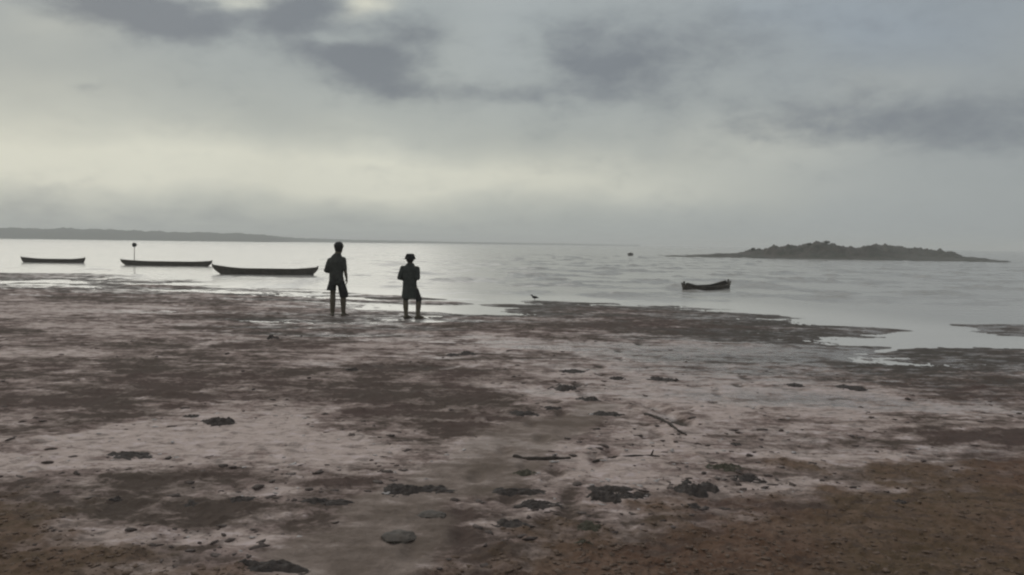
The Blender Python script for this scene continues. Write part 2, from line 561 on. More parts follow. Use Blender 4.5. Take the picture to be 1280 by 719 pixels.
def build_ground():
    t = np.linspace(0, 1, 780)
    q = .75
    r0, r1 = 2.2, 75.0
    r = (r0 ** -q + t * (r1 ** -q - r0 ** -q)) ** (-1 / q)
    r = np.concatenate([[.02, .4, .8, 1.2, 1.6, 1.9], r, [85, 100, 130, 200, 400, 900, 2000, 3900]])
    a = np.concatenate([np.linspace(-180, -44, 40)[:-1], np.linspace(-44, 44, 730), np.linspace(44, 180, 40)[1:-1]])
    x, y = polar(r, np.radians(a))
    h, pale, brown, track, sd = flat_fields(x, y)
    nc = len(a)
    me = mesh_np('ground', np.stack([x, y, h], -1).reshape(-1, 3), grid_faces(len(r), nc, wrap=True)[:, ::-1])
    attr(me, 'pale', pale)
    attr(me, 'brown', brown)
    attr(me, 'track', track)
    o = link('ground', me, ground_mat())
    tag(o, 'wet mottled grey brown tidal flat', kind='structure')


build_ground()

# ------------------------------------------------------------------ water


def water_mat():
    m, g, b = material('lake_water')
    pos = g.n('ShaderNodeNewGeometry').outputs['Position']
    rip = g.n('ShaderNodeAttribute', attribute_name='ruffle').outputs['Fac']
    sv = g.vm('MULTIPLY', pos, (.6, 1, 1))
    n1, _ = g.noise(sv, 1.5, 4, .6, .3)
    n2, _ = g.noise(sv, 6.0, 4, .6, .2)
    sh = g.n('ShaderNodeAttribute', attribute_name='shallow').outputs['Fac']
    g.set(b.inputs['Base Color'], g.mix(sh, (.39, .37, .335), (.60, .57, .52)))
    b.inputs['IOR'].default_value = 1.333
    g.set(b.inputs['Roughness'], g.m('ADD', .17, g.m('MULTIPLY', rip, .02)))
    bp = g.n('ShaderNodeBump')
    g.set(bp.inputs['Strength'], g.m('ADD', .02, g.m('MULTIPLY', rip, .30)))
    bp.inputs['Distance'].default_value = .06
    g.set(bp.inputs['Height'], g.m('ADD', n1, g.m('MULTIPLY', n2, .25)))
    g.set(b.inputs['Normal'], bp.outputs[0])
    return m


def build_water():
    t = np.linspace(0, 1, 680)
    q = .6
    r0, r1 = 12.0, 240.0
    r = (r0 ** -q + t * (r1 ** -q - r0 ** -q)) ** (-1 / q)
    r = np.concatenate([[.05, 4, 8], r, [300, 400, 500, 650, 900, 1300, 2000, 3000, 3950]])
    a = np.concatenate([np.linspace(-180, -44, 30)[:-1], np.linspace(-44, 44, 430), np.linspace(44, 180, 30)[1:-1]])
    x, y = polar(r, np.radians(a))
    az = np.degrees(np.arctan2(x, y))
    big = fbm(x, y, 40, 3, seed=20)
    ruf = np.clip(sstep(x / np.maximum(np.hypot(x, y), 1), -.34, .05) * .85 + .22 + .25 * big, .10, 1.1)
    dist = np.hypot(x, y)
    ruf *= sstep(y, 21, 34) * .9 + .1
    w = fbm(x * .45, y, 1.1, 4, .55, seed=21)
    w2 = fbm(x * .3, y, 3.2, 3, .5, seed=22)
    gust = sstep(fbm(x * .35, y, 3.4, 3, .5, seed=23), .1, .5)
    fade = 1 - sstep(dist, 110, 235)
    paw = sstep(fbm(x * .55, y * .42, 1.9, 3, .5, seed=24), .08, .42)
    z = (.010 * w + .014 * w2 + .06 * gust * np.maximum(w, -.1) + .11 * paw * w) * ruf * fade * sstep(y, 18, 30)
    me = mesh_np('water', np.stack([x, y, z], -1).reshape(-1, 3), grid_faces(len(r), len(a), wrap=True)[:, ::-1])
    attr(me, 'ruffle', ruf * (.55 + 1.3 * paw * sstep(x / np.maximum(dist, 1), -.25, .1)))
    attr(me, 'shallow', sstep(poly_sd(x, y, land_poly()), -4.5, -.3))
    o = link('water', me, water_mat())
    tag(o, 'calm grey water of the wide bay', kind='structure')


build_water()

# ------------------------------------------------------------------ far shore and island


def interp(u, pts):
    return np.interp(u, [p[0] for p in pts], [p[1] for p in pts])


def build_far_shore():
    mat = rough_mat('far_scrub', (.035, .04, .025), (.065, .065, .045), .05, .95, 0, spec=.1)
    top = [(-900, 283), (-200, 285), (0, 286.5), (100, 287.5), (160, 289), (230, 291), (300, 292.3), (330, 294), (352, 296.4), (380, 298.2), (450, 300.2), (560, 302.4), (700, 304.6), (760, 305.8), (800, 306.4)]
    us = np.linspace(-900, 800, 700)
    nr = 14
    V = np.zeros((nr, len(us), 3))
    for i, u in enumerate(us):
        D = float(np.interp(u, [-900, 0, 330, 380, 800], [560, 640, 700, 900, 1500]))
        c = ground_at(float(u), hor(u) + 1.72 * FPX / D)
        ray = Vector((c.x, c.y, 0)).normalized()
        L = c.xy.length
        ztop = CAM_H + (hor(u) - float(interp(u, top))) * (L + 60) / FPX
        for k in range(nr):
            s = k / (nr - 1)
            p = ray * (L + s * 160)
            V[k, i] = (p.x, p.y, -.6 + (ztop + .6) * math.sin(min(s * 3.2, 1.6)) if s < .5 else -.6 + (ztop + .6) * math.sin(1.57 * (1 - s) / .5))
    n = fbm(V[:, :, 0], V[:, :, 1], 14, 5, .65, seed=30)
    V[:, :, 2] *= 1 + .16 * n
    o = link('far_shore', mesh_np('far_shore', V.reshape(-1, 3), grid_faces(nr, len(us))), mat)
    tag(o, 'low hazy wooded shore across the bay', kind='structure')


build_far_shore()


def build_island():
    mat, g, b = material('islet_rock_and_scrub')
    pos = g.n('ShaderNodeNewGeometry').outputs['Position']
    n, _ = g.noise(pos, .5, 6, .65)
    n2, _ = g.noise(pos, 2.2, 4, .6)
    c = g.mix(g.ss(n, .42, .6), (.075, .064, .050), (.046, .046, .030))
    c = g.mix(g.ss(n2, .56, .72), c, (.12, .108, .092))
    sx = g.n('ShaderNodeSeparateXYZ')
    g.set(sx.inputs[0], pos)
    c = g.mix(g.m('MULTIPLY', g.ss(sx.outputs[0], 53, 62), .6), c, (.105, .10, .082))  # right hump paler: distance haze put into the rock colour
    g.set(b.inputs['Base Color'], c)
    b.inputs['Roughness'].default_value = .9
    r1 = [(820, 322), (832, 320.6), (870, 320), (895, 318.4), (915, 317), (930, 315), (940, 313.5), (955, 311.5), (965, 309.8), (980, 307.8), (1000, 306.3), (1012, 305.3), (1022, 305.6), (1032, 304.6), (1042, 305),
          (1055, 307.5), (1066, 309.5), (1082, 312), (1100, 314.5), (1125, 317.5), (1150, 321), (1170, 325), (1270, 331)]
    r2 = [(820, 331), (1030, 318), (1062, 312.5), (1085, 309), (1100, 307.6), (1115, 308.4), (1130, 309.2), (1150, 312.4), (1180, 314), (1194, 316.5), (1203, 320), (1215, 321.2), (1232, 322.2), (1240, 323.6), (1256, 324.4), (1264, 327), (1275, 331)]
    us = np.linspace(822, 1272, 420)
    s = np.linspace(-2, 34, 90)
    V = np.zeros((len(s), len(us), 3))
    for i, u in enumerate(us):
        vb = 320.9 + (u - 830) / 433 * 7.2
        c = ground_at(float(u), vb)
        ray = Vector((c.x, c.y, 0)).normalized()
        L = c.xy.length

        def zr(tb, dep):
            return CAM_H + (hor(u) - float(interp(u, tb))) * (L + dep) / FPX
        z1, z2 = zr(r1, 7), zr(r2, 19)
        for k, sk in enumerate(s):
            p = ray * (L + sk)
            a = z1 * math.exp(-((sk - 7) / 4.2) ** 2) if z1 > 0 else z1
            bb = z2 * math.exp(-((sk - 19) / (6.5)) ** 2) if z2 > 0 else z2
            ap = sstep(np.array(sk), -1.0, 2.0) * .35
            tip = min(1, (u - 826) / 14, (1266 - u) / 8)
            spit = .20 * tip * math.exp(-((sk - 4) / 5) ** 2) - .06
            V[k, i] = (p.x, p.y, max(max(a, bb) - .06, ap * min(1, max(z1, z2, 0) / .4) - .06, spit))
    x, y = V[:, :, 0], V[:, :, 1]
    rock = np.abs(fbm(x, y, 4.5, 6, .6, seed=41))
    bush = np.maximum(fbm(x, y, .9, 3, .5, seed=42), 0)
    amp = np.clip(V[:, :, 2] / 1.2, 0.1, 1)
    V[:, :, 2] += amp * (.95 * (rock - .22) + .08 * bush)
    V[:, :, 2] = np.where(V[:, :, 2] < -.3, -.3, V[:, :, 2])
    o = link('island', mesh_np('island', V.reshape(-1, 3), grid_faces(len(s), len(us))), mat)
    tag(o, 'low dark rocky islet with scrub off the shore', kind='structure')
    return V


ISL = build_island()


def leaf_mat():
    return rough_mat('scrub_leaves', (.03, .036, .018), (.05, .055, .03), 3, .85, 0, spec=.2)


LEAF = leaf_mat()
BARK = rough_mat('bark', (.05, .04, .03), (.08, .065, .05), 12, .9, .3)


def shrub(u, v_top, hgt, wid, label, seed):
    # stands on the islet where its top is seen
    rnd = random.Random(seed)
    k = min(range(ISL.shape[1]), key=lambda i: abs(i / (ISL.shape[1] - 1) * 450 + 822 - u))
    colz = ISL[:, k]
    j = int(np.argmax(colz[:, 2]))
    base = Vector(colz[j])
    e = empty('shrub', (base.x, base.y, base.z - .05))
    tag(e, label, 'shrub', 'shrubs on the islet')
    bm = bmesh.new()
    for q in range(4):
        a = rnd.random() * 6.28
        tip = Vector((math.cos(a) * wid * .25, math.sin(a) * wid * .25, hgt * .6))
        cone_sphere(bm, Vector((0, 0, 0)), tip, .05, .02, 6)
    me = bpy.data.meshes.new('trunk')
    bm.to_mesh(me)
    link('trunk', me, BARK, e)
    vs, fs = [], []
    for q in range(420):
        d = Vector((rnd.gauss(0, 1), rnd.gauss(0, 1), rnd.gauss(0, 1))).normalized() * (rnd.random() ** .4)
        lob = 1 + .3 * math.sin(d.x * 7 + seed) * math.cos(d.y * 6)
        c = Vector((d.x * wid * .5 * lob, d.y * wid * .5 * lob, hgt * .42 + d.z * hgt * .45 * lob))
        a1 = Vector((rnd.gauss(0, 1), rnd.gauss(0, 1), rnd.gauss(0, 1))).normalized()
        a2 = a1.orthogonal().normalized()
        s_ = .05 + rnd.random() * .05
        i0 = len(vs)
        vs += [c - a1 * s_, c + a2 * s_ * .5, c + a1 * s_, c - a2 * s_ * .5]
        fs.append((i0, i0 + 1, i0 + 2, i0 + 3))
    link('crown', mesh_np('crown', [tuple(p) for p in vs], fs), LEAF, e, smooth=False)


def cone_sphere(bm, a, b, ra, rb, seg=14):
    """a tapered limb with rounded ends"""
    d = b - a
    L = d.length
    zq = d.to_track_quat('Z', 'Y') if L > 1e-6 else Vector((0, 0, 1)).to_track_quat('Z', 'Y')
    rings = []
    for s in (-90, -60, -30, 0):
        rings.append((ra * math.sin(R(s)), ra * math.cos(R(s))))
    for s in (0, 30, 60, 90):
        rings.append((L + rb * math.sin(R(s)), rb * math.cos(R(s))))
    prev = None
    for (h, r) in rings:
        ring = [bm.verts.new(a + zq @ Vector((max(r, 1e-4) * math.cos(6.28318 * k / seg), max(r, 1e-4) * math.sin(6.28318 * k / seg), h))) for k in range(seg)]
        if prev:
            for k in range(seg):
                bm.faces.new((prev[k], prev[(k + 1) % seg], ring[(k + 1) % seg], ring[k]))
        else:
            bm.faces.new(list(reversed(ring)))
        prev = ring
    bm.faces.new(prev)


def ellipsoid(bm, c, rx, ry, rz, rot=None, seg=20):
    m = Matrix.Translation(c) @ (rot.to_matrix().to_4x4() if rot else Matrix()) @ Matrix.Diagonal((rx, ry, rz, 1))
    bmesh.ops.create_uvsphere(bm, u_segments=seg, v_segments=seg // 2 + 2, radius=1, matrix=m)


def loft(bm, rings, seg=28, cap=True):
    """rings: (centre, rx, ry) elliptical sections, listed from one end to the other"""
    prev = None
    for c, rx, ry in rings:
        ring = [bm.verts.new(Vector(c) + Vector((rx * math.cos(6.28318 * k / seg), ry * math.sin(6.28318 * k / seg), 0))) for k in range(seg)]
        if prev:
            for k in range(seg):
                bm.faces.new((prev[k], prev[(k + 1) % seg], ring[(k + 1) % seg], ring[k]))
        elif cap:
            bm.faces.new(list(reversed(ring)))
        prev = ring
    if cap:
        bm.faces.new(prev)


shrub(1012, 304, .45, .9, 'low rounded shrub on the islet crest, left of the crest\'s highest shrub', 1)
shrub(1032, 302.5, .6, 1.0, 'tallest dark shrub on the highest point of the islet crest', 2)
shrub(941, 312, .4, .6, 'small lone shrub on the islet\'s left slope above the spit', 3)

# ------------------------------------------------------------------ people
SKIN = rough_mat('dark_skin', (.080, .064, .040), (.105, .084, .054), 20, .55, .05, spec=.35)
HAIR = rough_mat('black_hair', (.008, .007, .007), (.02, .018, .016), 90, .7, .6, .006, spec=.3)
SHIRT_A = rough_mat('charcoal_cotton', (.044, .046, .040), (.068, .070, .062), 14, .95, .4, .01, spec=.2)
SHORTS_A = rough_mat('black_cotton', (.024, .024, .022), (.038, .037, .035), 14, .95, .4, .01, spec=.2)
SHIRT_B = rough_mat('dark_green_cotton', (.038, .043, .038), (.060, .066, .059), 14, .95, .4, .01, spec=.2)
HAT_B = rough_mat('black_felt', (.012, .013, .013), (.02, .021, .021), 30, .95, .3, .004, spec=.2)
SANDAL = rough_mat('dark_rubber', (.015, .014, .013), (.025, .023, .02), 30, .8, .2)


def remeshed(name, bm, mat, parent, voxel=.008, smooth=6, wrinkle=0.0, seed=0):
    me0 = bpy.data.meshes.new(name)
    bm.to_mesh(me0)
    bm.free()
    o = bpy.data.objects.new(name + '_tmp', me0)
    COL.objects.link(o)
    md = o.modifiers.new('r', 'REMESH')
    md.mode, md.voxel_size = 'VOXEL', voxel
    if smooth:
        s = o.modifiers.new('s', 'SMOOTH')
        s.factor, s.iterations = .5, smooth
    dg = bpy.context.evaluated_depsgraph_get()
    me = bpy.data.meshes.new_from_object(o.evaluated_get(dg))
    bpy.data.objects.remove(o)
    me.name = name
    if wrinkle:
        n = len(me.vertices)
        co, no = np.zeros(n * 3, np.float32), np.zeros(n * 3, np.float32)
        me.vertices.foreach_get('co', co)
        me.vertex_normals.foreach_get('vector', no)
        co, no = co.reshape(-1, 3), no.reshape(-1, 3)
        k = np.array([mnoise.noise((p[0] * 9 + seed, p[1] * 9, p[2] * 5)) + .5 * mnoise.noise((p[0] * 22, p[1] * 22 + seed, p[2] * 11)) for p in co.tolist()])
        me.vertices.foreach_set('co', (co + no * (k * wrinkle)[:, None]).astype(np.float32).ravel())
        me.update()
    return link(name, me, mat, parent)


def hand(bm, wrist, direction, palm_n, size=1.0, curl=.5, side=1):
    """palm and five separate, slightly curled fingers"""
    d = direction.normalized()
    n = (palm_n - d * palm_n.dot(d)).normalized()
    w = d.cross(n).normalized() * side
    for t in (-1, -.33, .33, 1):
        cone_sphere(bm, wrist + w * t * .014 * size, wrist + d * .085 * size + w * t * .030 * size, .015 * size, .013 * size, 8)
    for t, L in ((-1, .062), (-.33, .076), (.33, .080), (1, .070)):
        p = wrist + d * .085 * size + w * t * .031 * size
        dd = d.copy()
        for j, seg in enumerate((.45, .32, .23)):
            dd = (dd + n * curl * .55).normalized()
            q = p + dd * L * seg * 1.15 * size
            cone_sphere(bm, p, q, (.0095 - .0012 * j) * size, (.0085 - .0012 * j) * size, 8)
            p = q
    p = wrist + d * .028 * size + w * .03 * size
    q = p + (d * .5 + w * .75 + n * .35).normalized() * .038 * size
    cone_sphere(bm, p, q, .013 * size, .011 * size, 8)
    q2 = q + (d * .85 + w * .25 + n * .4).normalized() * .034 * size
    cone_sphere(bm, q, q2, .011 * size, .009 * size, 8)


def head(bm, c, r, turn, size=1.0):
    """skull, jaw, nose, eye sockets, lips and ears; face looks along +Y turned by turn"""
    q = Matrix.Rotation(turn, 3, 'Z')
    k = size
    at = lambda x, y, z: c + q @ Vector((x, y, z)) * k
    rt = q.to_quaternion()
    ellipsoid(bm, at(0, -.01, .03), .075 * k, .092 * k, .088 * k, rt)
    ellipsoid(bm, at(0, .025, -.035), .058 * k, .066 * k, .072 * k, rt)
    ellipsoid(bm, at(0, .062, -.085), .028 * k, .024 * k, .022 * k, rt)
    cone_sphere(bm, at(0, .088, .012), at(0, .104, -.022), .009 * k, .014 * k, 8)
    for s in (-1, 1):
        ellipsoid(bm, at(s * .03, .083, .012), .014 * k, .009 * k, .010 * k, rt, 10)
        ellipsoid(bm, at(s * .03, .086, .028), .020 * k, .009 * k, .006 * k, rt, 10)
        ellipsoid(bm, at(s * .076, -.005, -.005), .011 * k, .020 * k, .030 * k, rt, 12)
    ellipsoid(bm, at(0, .088, -.050), .024 * k, .011 * k, .007 * k, rt, 10)
    ellipsoid(bm, at(0, .086, -.062), .021 * k, .011 * k, .007 * k, rt, 10)


def foot(bm, ankle, ang, size=1.0):
    f = Vector((math.sin(ang), math.cos(ang), 0))
    s = Vector((math.cos(ang), -math.sin(ang), 0))
    g0 = Vector((ankle.x, ankle.y, 0))
    heel = g0 - f * .05 * size + Vector((0, 0, .034 * size))
    ball = g0 + f * .13 * size + Vector((0, 0, .028 * size))
    cone_sphere(bm, ankle, heel, .040 * size, .034 * size, 12)
    cone_sphere(bm, ankle, ball, .038 * size, .026 * size, 12)
    cone_sphere(bm, heel, ball, .034 * size, .028 * size, 12)
    for t, L in ((-1, .05), (-.5, .058), (0, .062), (.5, .062), (1, .068)):
        p = ball + s * t * .032 * size + Vector((0, 0, -.008 * size))
        cone_sphere(bm, p, p + f * L * size + Vector((0, 0, -.006 * size)), .016 * size, .011 * size, 8)


V3 = Vector


def person_tall():
    p = ground_at(422, 394.5, .045)
    z0 = spot_h(p.x, p.y)
    e = empty('person', (p.x, p.y, z0 - .012))
    tag(e, 'taller bareheaded person in dark shirt and shorts, standing with back to camera', 'person', 'two people on the flat')
    bm = bmesh.new()
    hd = V3((.02, .015, 1.53))
    head(bm, hd, .1, R(-18), 1.14)
    cone_sphere(bm, V3((-.008, -.005, 1.34)), V3((.015, .0, 1.47)), .080, .068)
    loft(bm, [((-.03, 0, .80), .15, .105), ((-.03, 0, .88), .160, .112), ((-.03, 0, .98), .138, .098), ((-.03, 0, 1.10), .142, .102), ((-.035, 0, 1.22), .160, .112),
              ((-.035, 0, 1.28), .135, .095), ((-.03, -.005, 1.34), .085, .07), ((-.015, -.005, 1.40), .06, .055)])
    sl, el, wl = V3((-.182, 0, 1.25)), V3((-.250, -.04, 1.03)), V3((-.165, .16, .97))
    sr, er, wr = V3((.118, .0, 1.275)), V3((.168, -.03, 1.06)), V3((.192, .03, .865))
    for s, el_, w in ((sl, el, wl), (sr, er, wr)):
        cone_sphere(bm, V3((-.03, 0, 1.27)).lerp(s, .6), s, .07, .055)
        cone_sphere(bm, s, el_, .056, .043)
        cone_sphere(bm, el_, w, .043, .029)
    hand(bm, wl, V3((.6, .6, -.3)), V3((.2, -.3, -1)), .95, .5, 1)
    hand(bm, wr, V3((.12, .12, -1)), V3((-1, .1, 0)), .95, .6, -1)
    for hp, kn, an in ((V3((-.10, 0, .86)), V3((-.112, .02, .47)), V3((-.112, -.015, .075))), (V3((.05, 0, .86)), V3((.118, .05, .475)), V3((.128, .01, .075)))):
        cone_sphere(bm, hp, kn, .088, .056)
        cone_sphere(bm, kn, kn.lerp(an, .3) + V3((0, -.012, 0)), .062, .067)
        cone_sphere(bm, kn.lerp(an, .3) + V3((0, -.012, 0)), an, .067, .046)
    foot(bm, V3((-.112, -.015, .075)), R(-14))
    foot(bm, V3((.128, .01, .075)), R(22))
    remeshed('body', bm, SKIN, e, .006, 2)
    # hair
    bm = bmesh.new()
    q = Matrix.Rotation(R(-18), 3, 'Z').to_quaternion()
    ellipsoid(bm, hd + V3((.0, -.014, .048)), .106, .114, .098, q, 28)
    ellipsoid(bm, hd + V3((-.003, -.045, -.008)), .090, .068, .085, q, 20)
    remeshed('hair', bm, HAIR, e, .007, 2, .006, 3)
    # shirt with sleeves to the elbow and a loose tail
    bm = bmesh.new()
    loft(bm, [((-.035, 0, .74), .170, .130), ((-.032, 0, .80), .165, .126), ((-.03, 0, .92), .158, .120), ((-.03, 0, 1.08), .160, .122), ((-.035, 0, 1.22), .178, .130),
              ((-.035, 0, 1.29), .150, .110), ((-.028, -.005, 1.345), .115, .09), ((-.006, -.005, 1.415), .082, .074)])
    cone_sphere(bm, V3((-.09, 0, 1.27)), sl, .075, .066)
    cone_sphere(bm, sl, sl.lerp(el, .95), .066, .056)
    cone_sphere(bm, el, el.lerp(wl, .35), .056, .05)
    cone_sphere(bm, V3((.05, 0, 1.28)), sr, .075, .066)
    cone_sphere(bm, sr, sr.lerp(er, .95), .066, .054)
    remeshed('shirt', bm, SHIRT_A, e, .009, 4, .010, 1)
    # loose shorts, the left leg hitched higher
    bm = bmesh.new()
    loft(bm, [((-.03, 0, .70), .165, .125), ((-.03, 0, .80), .168, .125), ((-.03, 0, .92), .150, .11)])
    loft(bm, [((-.142, .0, .585), .108, .112), ((-.135, .0, .66), .106, .115), ((-.105, 0, .78), .092, .112), ((-.09, 0, .86), .07, .1)])
    loft(bm, [((.142, .04, .425), .096, .105), ((.130, .035, .52), .100, .110), ((.095, .02, .66), .095, .11), ((.05, 0, .80), .092, .112)])
    remeshed('shorts', bm, SHORTS_A, e, .009, 4, .011, 5)


def person_short():
    p = ground_at(512, 396.5, .045)
    z0 = spot_h(p.x, p.y)
    e = empty('person', (p.x, p.y, z0 - .012))
    tag(e, 'shorter person in brimmed hat and long dark tunic, one foot turned out to the right', 'person', 'two people on the flat')
    bm = bmesh.new()
    hd = V3((0, .015, 1.312))
    head(bm, hd, .1, R(10), 1.0)
    cone_sphere(bm, V3((0, -.005, 1.16)), V3((0, .0, 1.26)), .068, .058)
    loft(bm, [((0, 0, .66), .14, .10), ((0, 0, .74), .152, .108), ((0, 0, .86), .132, .098), ((0, 0, .98), .138, .10), ((0, 0, 1.09), .150, .105),
              ((0, 0, 1.15), .140, .092), ((0, -.005, 1.19), .09, .07), ((0, -.005, 1.22), .055, .05)])
    sl, el, wl = V3((-.160, 0, 1.118)), V3((-.225, -.04, .915)), V3((-.13, .15, .87))
    sr, er, wr = V3((.160, 0, 1.118)), V3((.178, -.05, .915)), V3((.07, .17, .89))
    for s, el_, w in ((sl, el, wl), (sr, er, wr)):
        cone_sphere(bm, V3((0, 0, 1.13)).lerp(s, .6), s, .062, .052)
        cone_sphere(bm, s, el_, .050, .039)
        cone_sphere(bm, el_, w, .039, .027)
    hand(bm, wl, V3((.7, .5, -.1)), V3((0, 0, -1)), .88, .5, 1)
    hand(bm, wr, V3((-.7, .4, -.05)), V3((0, 0, -1)), .88, .5, -1)
    for hp, kn, an in ((V3((-.075, 0, .70)), V3((-.095, .03, .40)), V3((-.078, -.01, .07))), (V3((.085, 0, .70)), V3((.196, .05, .41)), V3((.182, .0, .07)))):
        cone_sphere(bm, hp, kn, .082, .052)
        cone_sphere(bm, kn, kn.lerp(an, .3) + V3((0, -.01, 0)), .058, .062)
        cone_sphere(bm, kn.lerp(an, .3) + V3((0, -.01, 0)), an, .062, .043)
    foot(bm, V3((-.078, -.01, .07)), R(38), .92)
    foot(bm, V3((.182, .0, .07)), R(68), .92)
    remeshed('body', bm, SKIN, e, .006, 2)
    bm = bmesh.new()
    ellipsoid(bm, hd + V3((0, -.03, .0)), .076, .066, .09, None, 20)
    remeshed('hair', bm, HAIR, e, .007, 2, .004, 8)
    bm = bmesh.new()
    c = hd + V3((0, -.005, .055))
    loft(bm, [(c + V3((0, 0, -.045)), .122, .130), (c + V3((0, 0, -.014)), .122, .130), (c + V3((0, 0, .008)), .112, .118), (c + V3((0, 0, .05)), .094, .104), (c + V3((0, 0, .074)), .082, .09), (c + V3((0, 0, .082)), .05, .06)], 36)
    remeshed('hat', bm, HAT_B, e, .007, 2, .003, 2)
    bm = bmesh.new()
    loft(bm, [((-.012, .01, .455), .168, .135), ((-.008, .005, .56), .168, .135), ((0, 0, .70), .165, .13), ((0, 0, .82), .158, .122), ((0, 0, .96), .164, .122), ((0, 0, 1.08), .175, .125),
              ((0, 0, 1.135), .150, .105), ((0, -.005, 1.185), .108, .085), ((0, -.005, 1.235), .072, .066)])
    cone_sphere(bm, V3((-.08, 0, 1.115)), sl, .066, .060)
    cone_sphere(bm, sl, el, .062, .054)
    cone_sphere(bm, el, el.lerp(wl, .7), .054, .046)
    cone_sphere(bm, V3((.08, 0, 1.115)), sr, .066, .060)
    cone_sphere(bm, sr, er, .062, .054)
    cone_sphere(bm, er, er.lerp(wr, .7), .054, .046)
    remeshed('tunic', bm, SHIRT_B, e, .009, 4, .010, 4)
    # trouser legs, the right one pushed out below the hem
    bm = bmesh.new()
    cone_sphere(bm, V3((.12, .0, .62)), V3((.192, .05, .43)), .085, .068)
    cone_sphere(bm, V3((.192, .05, .43)), V3((.195, .03, .33)), .066, .056)
    cone_sphere(bm, V3((-.08, .0, .62)), V3((-.093, .03, .42)), .08, .062)
    remeshed('trousers', bm, SHORTS_A, e, .009, 4, .008, 9)


person_tall()
person_short()

# ------------------------------------------------------------------ boats
WOOD = rough_mat('tarred_wood', (.040, .034, .026), (.085, .071, .055), 5, .8, .4, .01, spec=.3)
WOOD_IN = rough_mat('weathered_wood', (.07, .06, .048), (.12, .105, .085), 7, .85, .4, .01, spec=.25)


def boat(name, u, v, length, beam, free, bow, stern, yaw, label, over_l=.12, over_r=.10, thwarts=3, trim=0.0, draft=.12, blunt=.0):
    """open wooden canoe: bow/stern = extra rise of the sheer at the two ends"""
    p = ground_at(u, v)
    e = empty(name, (p.x, p.y, 0), yaw)
    e.rotation_euler = (0, trim, yaw)
    tag(e, label, 'boat', 'wooden boats moored off the flat')
    N, M = 40, 13
    ts = np.linspace(-1, 1, N)

    def sheer(t):
        k = bow * max(0, -t - .35) ** 2 / .4225 if t < 0 else stern * max(0, t - .35) ** 2 / .4225
        return free + k

    def half(t):
        return beam / 2 * max(1 - abs(t) ** 2.6, blunt) ** .62 + .03

    def keel(t):
        ov = over_l if t < 0 else over_r
        s = max(0, abs(t) - (1 - 2 * ov)) / (2 * ov)
        return -draft + (sheer(t) + draft - .10) * s ** 1.25

    def skin(inset):
        V = []
        for t in ts:
            zt, zb, hw = sheer(t), keel(t) + inset, max(half(t) - inset, .008)
            for j in range(M):
                a = -1 + 2 * j / (M - 1)
                w = math.copysign(abs(math.sin(a * math.pi / 2)) ** .8, a)
                z = zb + (zt - zb) * (abs(a) ** 2.6)
                V.append(((t * (length / 2 - inset * .6)), w * hw, z))
        return V
    vo, vi = skin(0), skin(.035)
    F = [tuple(f) for f in grid_faces(N, M)]
    n0 = len(vo)
    Fi = [tuple(n0 + k for k in reversed(f)) for f in F]
    rim = []
    for i in range(N - 1):
        for j in (0, M - 1):
            a, b = i * M + j, (i + 1) * M + j
            rim.append((a, b, n0 + b, n0 + a) if j == M - 1 else (b, a, n0 + a, n0 + b))
    for i in (0, N - 1):
        for j in range(M - 1):
            a, b = i * M + j, i * M + j + 1
            rim.append((b, a, n0 + a, n0 + b) if i == 0 else (a, b, n0 + b, n0 + a))
    hull = link('hull', mesh_np('hull', vo + vi, F + Fi + rim), WOOD, e)
    # gunwale rails
    for s in (-1, 1):
        bm = bmesh.new()
        prev = None
        for t in np.linspace(-.97, .97, 36):
            c = V3((t * length / 2, s * (half(t) + .004), sheer(t) + .004))
            ring = [bm.verts.new(c + V3((0, dy, dz))) for dy, dz in ((-.026, -.03), (.026, -.03), (.026, .022), (-.026, .022))]
            if prev:
                for k in range(4):
                    bm.faces.new((prev[k], prev[(k + 1) % 4], ring[(k + 1) % 4], ring[k]))
            else:
                bm.faces.new(list(reversed(ring)))
            prev = ring
        bm.faces.new(prev)
        me = bpy.data.meshes.new('gunwale')
        bm.to_mesh(me)
        bm.free()
        link('gunwale', me, WOOD, e, smooth=False)
    # plank seats
    for k in range(thwarts):
        t = -.55 + 1.1 * k / max(1, thwarts - 1)
        bm = bmesh.new()
        bmesh.ops.create_cube(bm, size=1, matrix=Matrix.Translation((t * length / 2, 0, sheer(t) - .07)) @ Matrix.Diagonal((.2, 2 * half(t) - .05, .03, 1)))
        bmesh.ops.bevel(bm, geom=bm.edges[:], offset=.006, segments=1, affect='EDGES')
        me = bpy.data.meshes.new('thwart')
        bm.to_mesh(me)
        bm.free()
        link('thwart', me, WOOD_IN, e, smooth=False)
    # upright stem posts
    for s, rise in ((-1, bow), (1, stern)):
        bm = bmesh.new()
        t0 = 1 - 1.1 * (over_l if s < 0 else over_r)
        a = V3((s * t0 * length / 2, 0, keel(s * t0) + .02))
        b = V3((s * (length / 2 - .02), 0, sheer(s) + .03))
        cone_sphere(bm, a, b, .035, .04, 8)
        me = bpy.data.meshes.new('stem_post')
        bm.to_mesh(me)
        bm.free()
        link('stem_post', me, WOOD, e)
    return e


